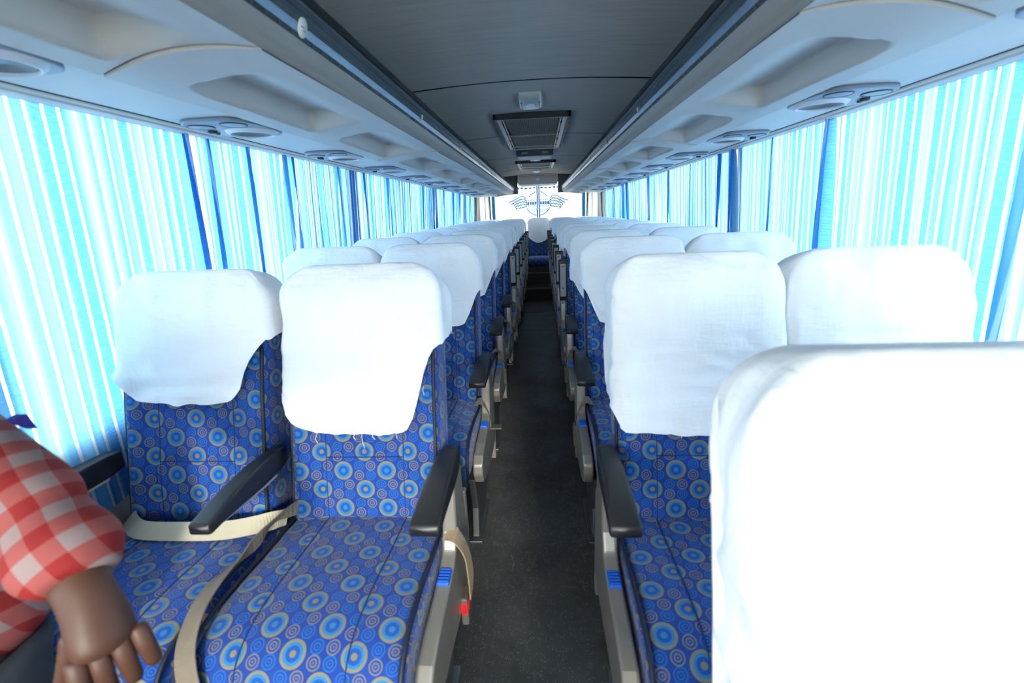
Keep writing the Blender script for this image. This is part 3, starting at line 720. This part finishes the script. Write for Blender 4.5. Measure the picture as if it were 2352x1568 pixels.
def m_arm():                                                # black bar, pivot at origin, pointing to -y
    m = MB(); secs = []
    for y, hw, z0, z1 in ((.045, .012, -.022, .012), (.04, .022, -.032, .02), (.0, .026, -.036, .026), (-.08, .029, -.034, .030), (-.16, .031, -.026, .026), (-.23, .0325, -.020, .016), (-.275, .0335, -.020, .008), (-.282, .0315, -.018, .006)):
        secs.append([(hw * math.copysign(abs(math.cos(a)) ** .24, math.cos(a)), y, (z0 + z1) / 2 + (z1 - z0) / 2 * math.copysign(abs(math.sin(a)) ** .24, math.sin(a))) for a in [2 * pi * (i + .5) / 20 for i in range(20)]])
    m.loft(secs, True, True, True); return m.mesh('armrest', BLACK)
def m_armu():
    m = MB(); m.prism_x([(-.01, -.044), (-.06, -.043), (-.17, -.034), (-.255, -.0235), (-.255, -.019), (-.01, -.034)], -.021, .021, .003)
    return m.mesh('armrest_underside', GREYP)
def m_screw(): return MB().disc((0, 0, 0), (0, .1, -1), [(.005, -.001), (.005, .001), (.001, .001)], 10).mesh('screw', BLACK)
def m_side():
    poly = [(.045, .835), (-.040, .845), (-.062, .82), (-.070, .77), (-.078, .70), (-.105, .655), (-.15, .640), (-.21, .632), (-.30, .625), (-.375, .610), (-.405, .585), (-.41, .545), (-.385, .50), (-.30, .47), (-.12, .45), (.03, .45), (.055, .50)]
    return MB().prism_x(poly, -.019, .019, .008, 3).mesh('side_panel', SILV)
def m_ped():
    m = MB(); m.prism_x([(-.31, .46), (-.27, .30), (-.30, .175), (-.06, .175), (-.03, .30), (.03, .46)], -.014, .014, .004)
    m.rbox(-.03, .03, -.33, -.03, .17, .182, .003); return m.mesh('pedestal', ALU)
def m_btn():
    m = MB(); m.rbox(-.016, .016, -.192, -.142, .630, .643, .004)
    for k in range(5): m.rbox(-.013, .013, -.188 + .0095 * k, -.184 + .0095 * k, .642, .6455, .0012, 1)
    return m.mesh('recline_button', BTN)
def m_rear(): return MB().prism_x([(.10, .70), (.125, .70), (.13, .36), (.10, .32)], -.016, .016, .004).mesh('rear_bracket', SILV)
def ribbon(pts, wds, mat, name, thick=.0016):
    """strap through (point, across-vector) pairs"""
    m = MB(); P = catmull([p for p, _ in pts], 6); A = catmull([a for _, a in pts], 6); secs = []
    for k, p in enumerate(P):
        d = (P[min(k + 1, len(P) - 1)] - P[max(k - 1, 0)]).normalized(); a = A[k].normalized(); a = (a - d * a.dot(d)).normalized(); n = d.cross(a)
        secs.append([p - a * wds / 2 - n * thick, p + a * wds / 2 - n * thick, p + a * wds / 2 + n * thick, p - a * wds / 2 + n * thick])
    return m.loft(secs, True, True, True, False).mesh(name, mat)
V = Vector; DX = -.018
def seat(name_label, group, xc, y0, aisle, cover, armang, outer='mid', belt=None, scale=1.0, lowercover=True):
    """aisle: +1 when the seat's aisle side is +x, -1 when -x, 0 for a window seat (side = sign of xc)"""
    t = thing('coach_seat', name_label, 'seat', (xc + DX, 1.08 + y0, 0), group)
    cu = link('seat_cushion', cached('cu', m_cushion), t); [link('piping', cached(('cp_', q), lambda: m_cpipe(q)), cu) for q in (-1, 1)]; tag(link('seam_stitching', cached('cs', m_cseam), cu), kind='stuff')
    bk = link('backrest', cached('bk', m_back), t); [link('piping', cached(('bp', q), lambda: m_pipe(q)), bk) for q in (17, NL - 3)]; tag(link('seam_stitching', cached('bs', m_seam), bk), kind='stuff')
    link('headrest_cover', cached(('cv', cover), lambda: m_cover(cover, *COVERS[cover])), t)
    link('seat_base', cached('base', lambda: MB().rbox(-.20, .20, -.36, .06, .44, .54, .01).mesh('seat_base', DARK)), t)
    sd = 1 if xc > 0 else -1
    def arm(x, ang, sx=1.):
        a = link('armrest', cached('ar', m_arm), t, (x, -.0, .868), (ang, 0, 0)); a.scale = (sx, 1, 1); u = link('armrest_underside', cached('au', m_armu), a); [link('screw', cached('sc', m_screw), a, (0, q[0], q[1])) for q in ((-.235, -.0265), (-.075, -.0435))]
    if aisle:
        xa = aisle * (abs(xc) - .222)
        arm(xa + aisle * .012, armang)
        p = link('side_panel', cached('sp_', m_side), t, (xa + aisle * .014, 0, 0)); link('recline_button', cached('bt', m_btn), p)
        link('pedestal', cached('pd', m_ped), t, (xa - aisle * .03, 0, 0)); link('rear_bracket', cached('rb', m_rear), t, (xa + aisle * .01, 0, 0))
        arm(-xa - aisle * .004, armang, .74)
        link('pedestal', cached('pd', m_ped), t, (-xa + aisle * .03, 0, 0))
    else:
        arm(sd * .238, armang, .8); link('pedestal', cached('pd', m_ped), t, (sd * .18, 0, 0))
    return t
def belt_part(t, name, mesh): return link(name, mesh, t)
OFF = [-.79, 0] + [.84 + .77 * k for k in range(10)]
ROWN = ['front', 'first', 'second', 'third', 'fourth', 'fifth', 'sixth', 'seventh', 'eighth', 'ninth', 'tenth']
R = math.radians
lcyc = ['a', 'b', 'c']
for r in range(1, 11):
    y0 = OFF[r]
    for sgn, side in ((-1, 'left'), (1, 'right')):
        fold = R(-84) if (r >= 5 if sgn < 0 else r >= 4) else 0.
        if r == 1:
            la = {-1: 'blue ringed seat left of the aisle with long white cover, nearest camera', 1: 'blue ringed seat right of the aisle, behind the big sunlit cover'}[sgn]
            lw = {-1: 'blue ringed window seat at far left with white cover and beige belt across', 1: 'right window seat whose white cover shows behind the sunlit front seat'}[sgn]
            ca, cw = {-1: ('r1', 'r1w'), 1: ('r1r', 'r1rw')}[sgn]
        else:
            la = 'white covered blue seat beside the aisle, %s row on the %s side' % (ROWN[r], side); lw = 'white covered window seat in the %s row on the %s side' % (ROWN[r], side)
            ca, cw = lcyc[(r + (sgn > 0)) % 3], lcyc[(r + 1 + (sgn > 0)) % 3]
        ta = seat(la, 'aisle seats on the %s' % side, sgn * .4625, y0, -sgn, ca, fold)
        xw = sgn * .925; yw = y0
        if r == 1 and sgn < 0: xw, yw = -.945, y0 - .02
        tw = seat(lw, 'window seats on the %s' % side, xw, yw, 0, cw, fold)
        if r == 1 and sgn < 0:
            X0, Y0 = .4625, -1.08                          # straps given in world coordinates
            loc = lambda x, y, z: V((x + .4625 - DX, y - 1.08, z))
            q = [((-.675, 1.085, .715), (0, 0, 1)), ((-.705, 1.02, .722), (.6, 0, .7)), ((-.712, .95, .715), (.2, .3, .9)), ((-.722, .88, .712), (.5, 0, .6)), ((-.722, .80, .722), (.9, .2, .3)), ((-.712, .72, .712), (.95, 0, .25)), ((-.690, .655, .68), (.95, 0, .1)), ((-.655, .612, .615), (.95, .1, 0)), ((-.635, .602, .53), (.95, .1, 0))]
            belt_part(ta, 'belt_strap', ribbon([(loc(*p), V(a)) for p, a in q], .042, STRAPD, 'belt_strap'))
            q = [((-.232, 1.0, .70), (0, 1, .3)), ((-.206, .99, .695), (0, 1, .2)), ((-.186, 1.0, .64), (0, 1, 0)), ((-.180, 1.01, .56), (.1, 1, 0)), ((-.182, 1.015, .49), (0, 1, 0))]
            belt_part(ta, 'belt_strap', ribbon([(loc(*p), V(a)) for p, a in q], .046, STRAP, 'belt_strap'))
            bu = belt_part(ta, 'belt_buckle', MB().rbox(-.193 + .4625, -.172 + .4625, .99 - 1.08, 1.045 - 1.08, .40, .49, .006).mesh('belt_buckle', BUCK))
            b2 = link('buckle_button', MB().rbox(-.1735 + .4625, -.1705 + .4625, 1.0 - 1.08, 1.035 - 1.08, .445, .475, .002).rbox(-.19 + .4625, -.175 + .4625, .9885 - 1.08, .991 - 1.08, .44, .475, .001).mesh('buckle_button', REDB), bu); b2['label'] = 'red buckle release button'
            lw_ = lambda x, y, z: V((x + .945 - DX, y - 1.06, z))
            q = [((-1.165, 1.05, .70), (0, .8, .6)), ((-1.09, 1.0, .702), (0, .8, .6)), ((-.96, .985, .708), (0, .75, .65)), ((-.84, .99, .708), (0, .75, .65)), ((-.755, 1.005, .715), (0, .7, .6)), ((-.715, 1.03, .712), (.3, .6, .6)), ((-.70, 1.06, .70), (.3, .6, .6))]
            belt_part(tw, 'belt_strap', ribbon([(lw_(*p), V(a)) for p, a in q], .048, plain('cream_belt_webbing', lin(182, 170, 146), .8, gscale=60, bump=.3), 'belt_strap'))
        if r == 1:
            th = {-1: [(-.13, .272, .03), (-.02, .272, .02), (.0, .27, .045), (.03, .272, .02), (.10, .28, .025), (.18, .40, .03)], 1: [(-.05, .262, .012), (.03, .258, .015)]}[sgn]
            tag(link('loose_threads', m_threads(th, 5 + sgn), ta), kind='stuff')
        if r == 1: pass
        elif r in (2, 3) or (r < 8 and sgn < 0):
            a_ = -sgn; x = a_ * .246
            q = [((x - a_ * .035, -.07, .70), (0, 1, .3)), ((x - a_ * .005, -.085, .705), (0, 1, .2)), ((x + a_ * .022, -.09, .66), (0, 1, 0)), ((x + a_ * .03, -.09, .60), (0, 1, 0))]
            belt_part(ta, 'belt_strap', cached(('bst', sgn), lambda: ribbon([(V(p), V(a)) for p, a in q], .045, STRAPD, 'belt_strap')))
            if sgn < 0 and r == 2: belt_part(ta, 'belt_tongue', MB().rbox(x + .022, x + .075, -.112, -.068, .585, .592, .002).mesh('belt_tongue', BUCK)).rotation_euler = (0, R(0), 0)
            else:
                belt_part(ta, 'belt_buckle', cached(('bbu', sgn), lambda: MB().rbox(*sorted((x + a_ * .022, x + a_ * .042)), -.112, -.068, .50, .60, .005).mesh('belt_buckle', BUCK)))
# seat nearest the camera on the right: only its aisle seat is in view
r0 = seat('large white sunlit seat cover at lower right, nearest the camera', 'aisle seats on the right', .4625, OFF[0], -1, 'r0', 0.); r0.location.x += .035; r0.location.z -= .03
for o in [o for c in r0.children for o in c.children if c.name.startswith('backrest')]: bpy.data.objects.remove(o)
# last row: five across, the middle one faces the aisle
yl = 7.80
for k, x in enumerate((-.925, -.4625, 0, .4625, .925)):
    lab = ['rear row seat at the left window in front of the pillar', 'rear row seat just left of the middle one', 'blue seat with white cover at the end of the aisle, above the steps', 'rear row seat just right of the middle one', 'rear row seat at the right window in front of the pillar'][k]
    if k == 2:
        t = thing('coach_seat', lab, 'seat', (0, 1.08 + yl, 0), 'rear bench seats')
        sc = .92
        cu = link('seat_cushion', cached('cu', m_cushion), t); [link('piping', cached(('cp_', q), lambda: m_cpipe(q)), cu) for q in (-1, 1)]; bk = link('backrest', cached('bk', m_back), t); [link('piping', cached(('bp', q), lambda: m_pipe(q)), bk) for q in (17, NL - 3)]; tag(link('seam_stitching', cached('bs', m_seam), bk), kind='stuff')
        link('headrest_cover', cached(('cv', 'm'), lambda: m_cover('m', lambda fx, fy: .42 if fy > .6 else .27 + .13 * fx * fx, 61, .005, 30, 1)), t)
        MB().rbox(-.20, .20, -.38, .06, .41, .55, .01).build('seat_base', DARK, t)
        for o in (cu, bk): o.scale = (sc, 1, 1)
        [setattr(o, 'scale', (sc, 1, 1)) for o in t.children if o.name.startswith('headrest')]
    else: seat(lab, 'rear bench seats', x, yl, (0 if k in (0, 4) else (1 if k == 1 else -1)), lcyc[k % 3], R(-84))
# ------------------------------------------------------------------ person standing at the left edge
def skin_mesh(name, nodes, edges, mat, sub=2, root=0):
    me = bpy.data.meshes.new(name + '_tmp'); me.from_pydata([n[0] for n in nodes], edges, []); o = bpy.data.objects.new(name + '_tmp', me); COL.objects.link(o)
    m = o.modifiers.new('s', 'SKIN'); m.use_smooth_shade = True; m.branch_smoothing = .4
    for k, n in enumerate(nodes):
        r = n[1]; me.skin_vertices[0].data[k].radius = r if isinstance(r, tuple) else (r, r); me.skin_vertices[0].data[k].use_root = (k == root)
    q = o.modifiers.new('d', 'SUBSURF'); q.levels = sub; q.render_levels = sub
    bpy.context.view_layer.update(); dg = bpy.context.evaluated_depsgraph_get()
    out = bpy.data.meshes.new_from_object(o.evaluated_get(dg)); out.name = name
    bpy.data.objects.remove(o); out.materials.clear(); out.materials.append(mat); return out
def join(name, meshes, mat):
    b = bmesh.new()
    for m in meshes: b.from_mesh(m)
    me = bpy.data.meshes.new(name); b.to_mesh(me); b.free(); me.materials.append(mat)
    me.polygons.foreach_set('use_smooth', [True] * len(me.polygons)); return me
pr = thing('person', 'person in a red and white checked shirt standing at the left edge, hand hanging down', 'person', (0, 0, 0))
SH = V((-.935, .52, 1.335)); EL = V((-.750, .545, 1.138)); WR = V((-.586, .459, 1.024)); KN = V((-.548, .432, .957))
px, py = -1.02, .50
N = [((px, py, .90), (.15, .11)), ((px, py + .01, 1.08), (.135, .10)), ((px + .005, py + .02, 1.24), (.15, .105)), ((px + .01, py + .03, 1.385), (.075, .07)), ((px + .01, py + .03, 1.45), .055), ((px + .012, py + .055, 1.50), .062), ((px + .012, py + .05, 1.585), (.082, .095)), ((px + .012, py + .045, 1.655), (.06, .075)),
     (SH, .056), (SH.lerp(EL, .5), .047), (EL, .042), (EL.lerp(WR, .5), .038), (WR, (.033, .036)), (WR.lerp(KN, .55), (.042, .031)), (KN, (.041, .026)),
     ((-1.155, py + .03, 1.335), .056), ((-1.135, py - .03, 1.20), .046), ((-1.125, py - .04, 1.08), .042), ((-1.125, py - .05, .97), .034), ((-1.12, py - .05, .90), .032), ((-1.12, py - .045, .84), .034),
     ((px + .085, py, .82), .082), ((px + .09, py, .48), .055), ((px + .09, py - .01, .12), .04), ((px - .085, py, .82), .08), ((px - .09, py, .48), .055), ((px - .09, py - .01, .12), .04)]
E_ = [(0, 1), (1, 2), (2, 3), (3, 4), (4, 5), (5, 6), (6, 7), (2, 8), (8, 9), (9, 10), (10, 11), (11, 12), (12, 13), (13, 14), (2, 15), (15, 16), (16, 17), (17, 18), (18, 19), (19, 20), (0, 21), (21, 22), (22, 23), (0, 24), (24, 25), (25, 26)]
parts = [skin_mesh('b', N, E_, SKIN)]
ax = (KN - WR).normalized(); pal = V((-.70, .55, -.45)); pal = (pal - ax * pal.dot(ax)).normalized(); acr = pal.cross(ax).normalized()                                    # palm faces the person's body
def chain(p0, d0, lens, rads, curl, axis):
    pts = [p0]; d = d0.copy(); nodes = [(p0, rads[0])]
    for k, L in enumerate(lens):
        d = Matrix.Rotation(curl[k], 3, axis) @ d; pts.append(pts[-1] + d * L); nodes.append((pts[-1].copy(), rads[k + 1]))
    return nodes
ca = acr if (Matrix.Rotation(.5, 3, acr) @ ax).dot(pal) > 0 else -acr
for k, (off, Ls) in enumerate(((-.032, (.028, .034, .024, .020)), (-.011, (.031, .044, .031, .025)), (.011, (.032, .047, .033, .026)), (.032, (.030, .042, .028, .023)))):
    p0 = KN + acr * off - ax * .022; n_ = chain(p0, (ax + acr * off * 2.4).normalized(), Ls, (.0125, .0128, .0114, .0102, .0080), (.22, .50 + .07 * k, .62, .40), ca)
    parts.append(skin_mesh('f', n_, [(i, i + 1) for i in range(4)], SKIN))
tb = WR.lerp(KN, .35) + acr * .024
n_ = chain(tb, (ax * .8 + acr * .35 + pal * .55).normalized(), (.034, .032, .026), (.014, .0125, .011, .009), (.05, .2, .25), ca)
parts.append(skin_mesh('t', n_, [(i, i + 1) for i in range(3)], SKIN))
# face: nose, ears on the head
hc = V((px + .012, py + .05, 1.585))
parts.append(skin_mesh('n', [(hc + V((0, .085, -.01)), .010), (hc + V((0, .108, -.035)), .014), (hc + V((0, .088, -.045)), .009)], [(0, 1), (1, 2)], SKIN, 2))
for s in (-1, 1): parts.append(skin_mesh('e', [(hc + V((s * .078, -.005, .02)), .010), (hc + V((s * .09, -.012, -.005)), (.008, .016)), (hc + V((s * .078, -.002, -.04)), .009)], [(0, 1), (1, 2)], SKIN, 2))
body = link('body', join('body', parts, SKIN), pr)
e = MB()
for s in (-1, 1): e.disc(hc + V((s * .032, .086, .008)), (0, 1, 0), [(.012, -.004), (.011, .002), (.006, .006), (.001, .007)], 12)
e.build('eyes', WHITEP, body); MB().rbox(hc.x - .024, hc.x + .024, hc.y + .082, hc.y + .094, hc.z - .075, hc.z - .065, .004, 2, True).build('mouth', plain('lip', lin(120, 62, 55), .5), body)
link('hair', skin_mesh('hair', [(hc + V((0, .05, .075)), (.06, .03)), (hc + V((0, -.01, .085)), (.078, .045)), (hc + V((0, -.05, .03)), (.082, .055)), (hc + V((0, -.055, -.04)), (.065, .035))], [(0, 1), (1, 2), (2, 3)], HAIR), pr)
# shirt: torso and sleeves rolled to the forearm
SN = [((px + .005, py - .015, .765), (.235, .135)), ((px, py - .012, .90), (.215, .122)), ((px, py, 1.10), (.175, .115)), ((px + .005, py + .01, 1.25), (.165, .115)), ((px + .01, py + .03, 1.375), (.085, .08)), ((px + .01, py + .03, 1.405), (.075, .07)),
      (SH, .072), (V((-.845, .565, 1.200)), .060), (V((-.765, .548, 1.148)), .058), (V((-.712, .529, 1.120)), .066), (V((-.688, .517, 1.104)), .052), (V((-.668, .507, 1.090)), .058), (V((-.640, .492, 1.070)), .070), (V((-.622, .482, 1.058)), .064), (V((-.608, .474, 1.046)), .050), (V((-.603, .470, 1.041)), .043),
      ((-1.155, py + .03, 1.335), .068), ((-1.135, py - .03, 1.20), .062), ((-1.12, py - .06, 1.08), .06), ((-1.10, py - .11, 1.03), .062)]
SE = [(0, 1), (1, 2), (2, 3), (3, 4), (4, 5), (3, 6), (6, 7), (7, 8), (8, 9), (9, 10), (10, 11), (11, 12), (12, 13), (13, 14), (14, 15), (3, 16), (16, 17), (17, 18), (18, 19)]
link('shirt', skin_mesh('shirt', SN, SE, SHIRT, 3), pr)['label'] = 'red and white checked shirt with rolled sleeves'
TN = [((px + .01, py - .01, .90), (.18, .11)), ((px + .10, py - .01, .78), (.125, .115)), ((px + .095, py - .01, .48), .085), ((px + .09, py - .01, .08), .075), ((px - .09, py, .78), .115), ((px - .09, py, .48), .085), ((px - .09, py - .01, .08), .075)]
link('trousers', skin_mesh('trousers', TN, [(0, 1), (1, 2), (2, 3), (0, 4), (4, 5), (5, 6)], TROU), pr)
for s in (-1, 1): link('shoe', skin_mesh('shoe', [((px + s * .09, py - .05, .045), .045), ((px + s * .09, py + .07, .042), (.045, .04)), ((px + s * .09, py + .17, .032), (.04, .03))], [(0, 1), (1, 2)], BLACK, 2), pr)
cl = MB().prism_x([(.572, 1.232), (.590, 1.236), (.598, 1.205)], -.775, -.752, .003).build('collar_tip', plain('dark_blue_cloth', lin(26, 30, 120), .7), pr); cl['label'] = 'small dark blue patch at the shoulder'
cl.rotation_euler = (0, 0, 0)
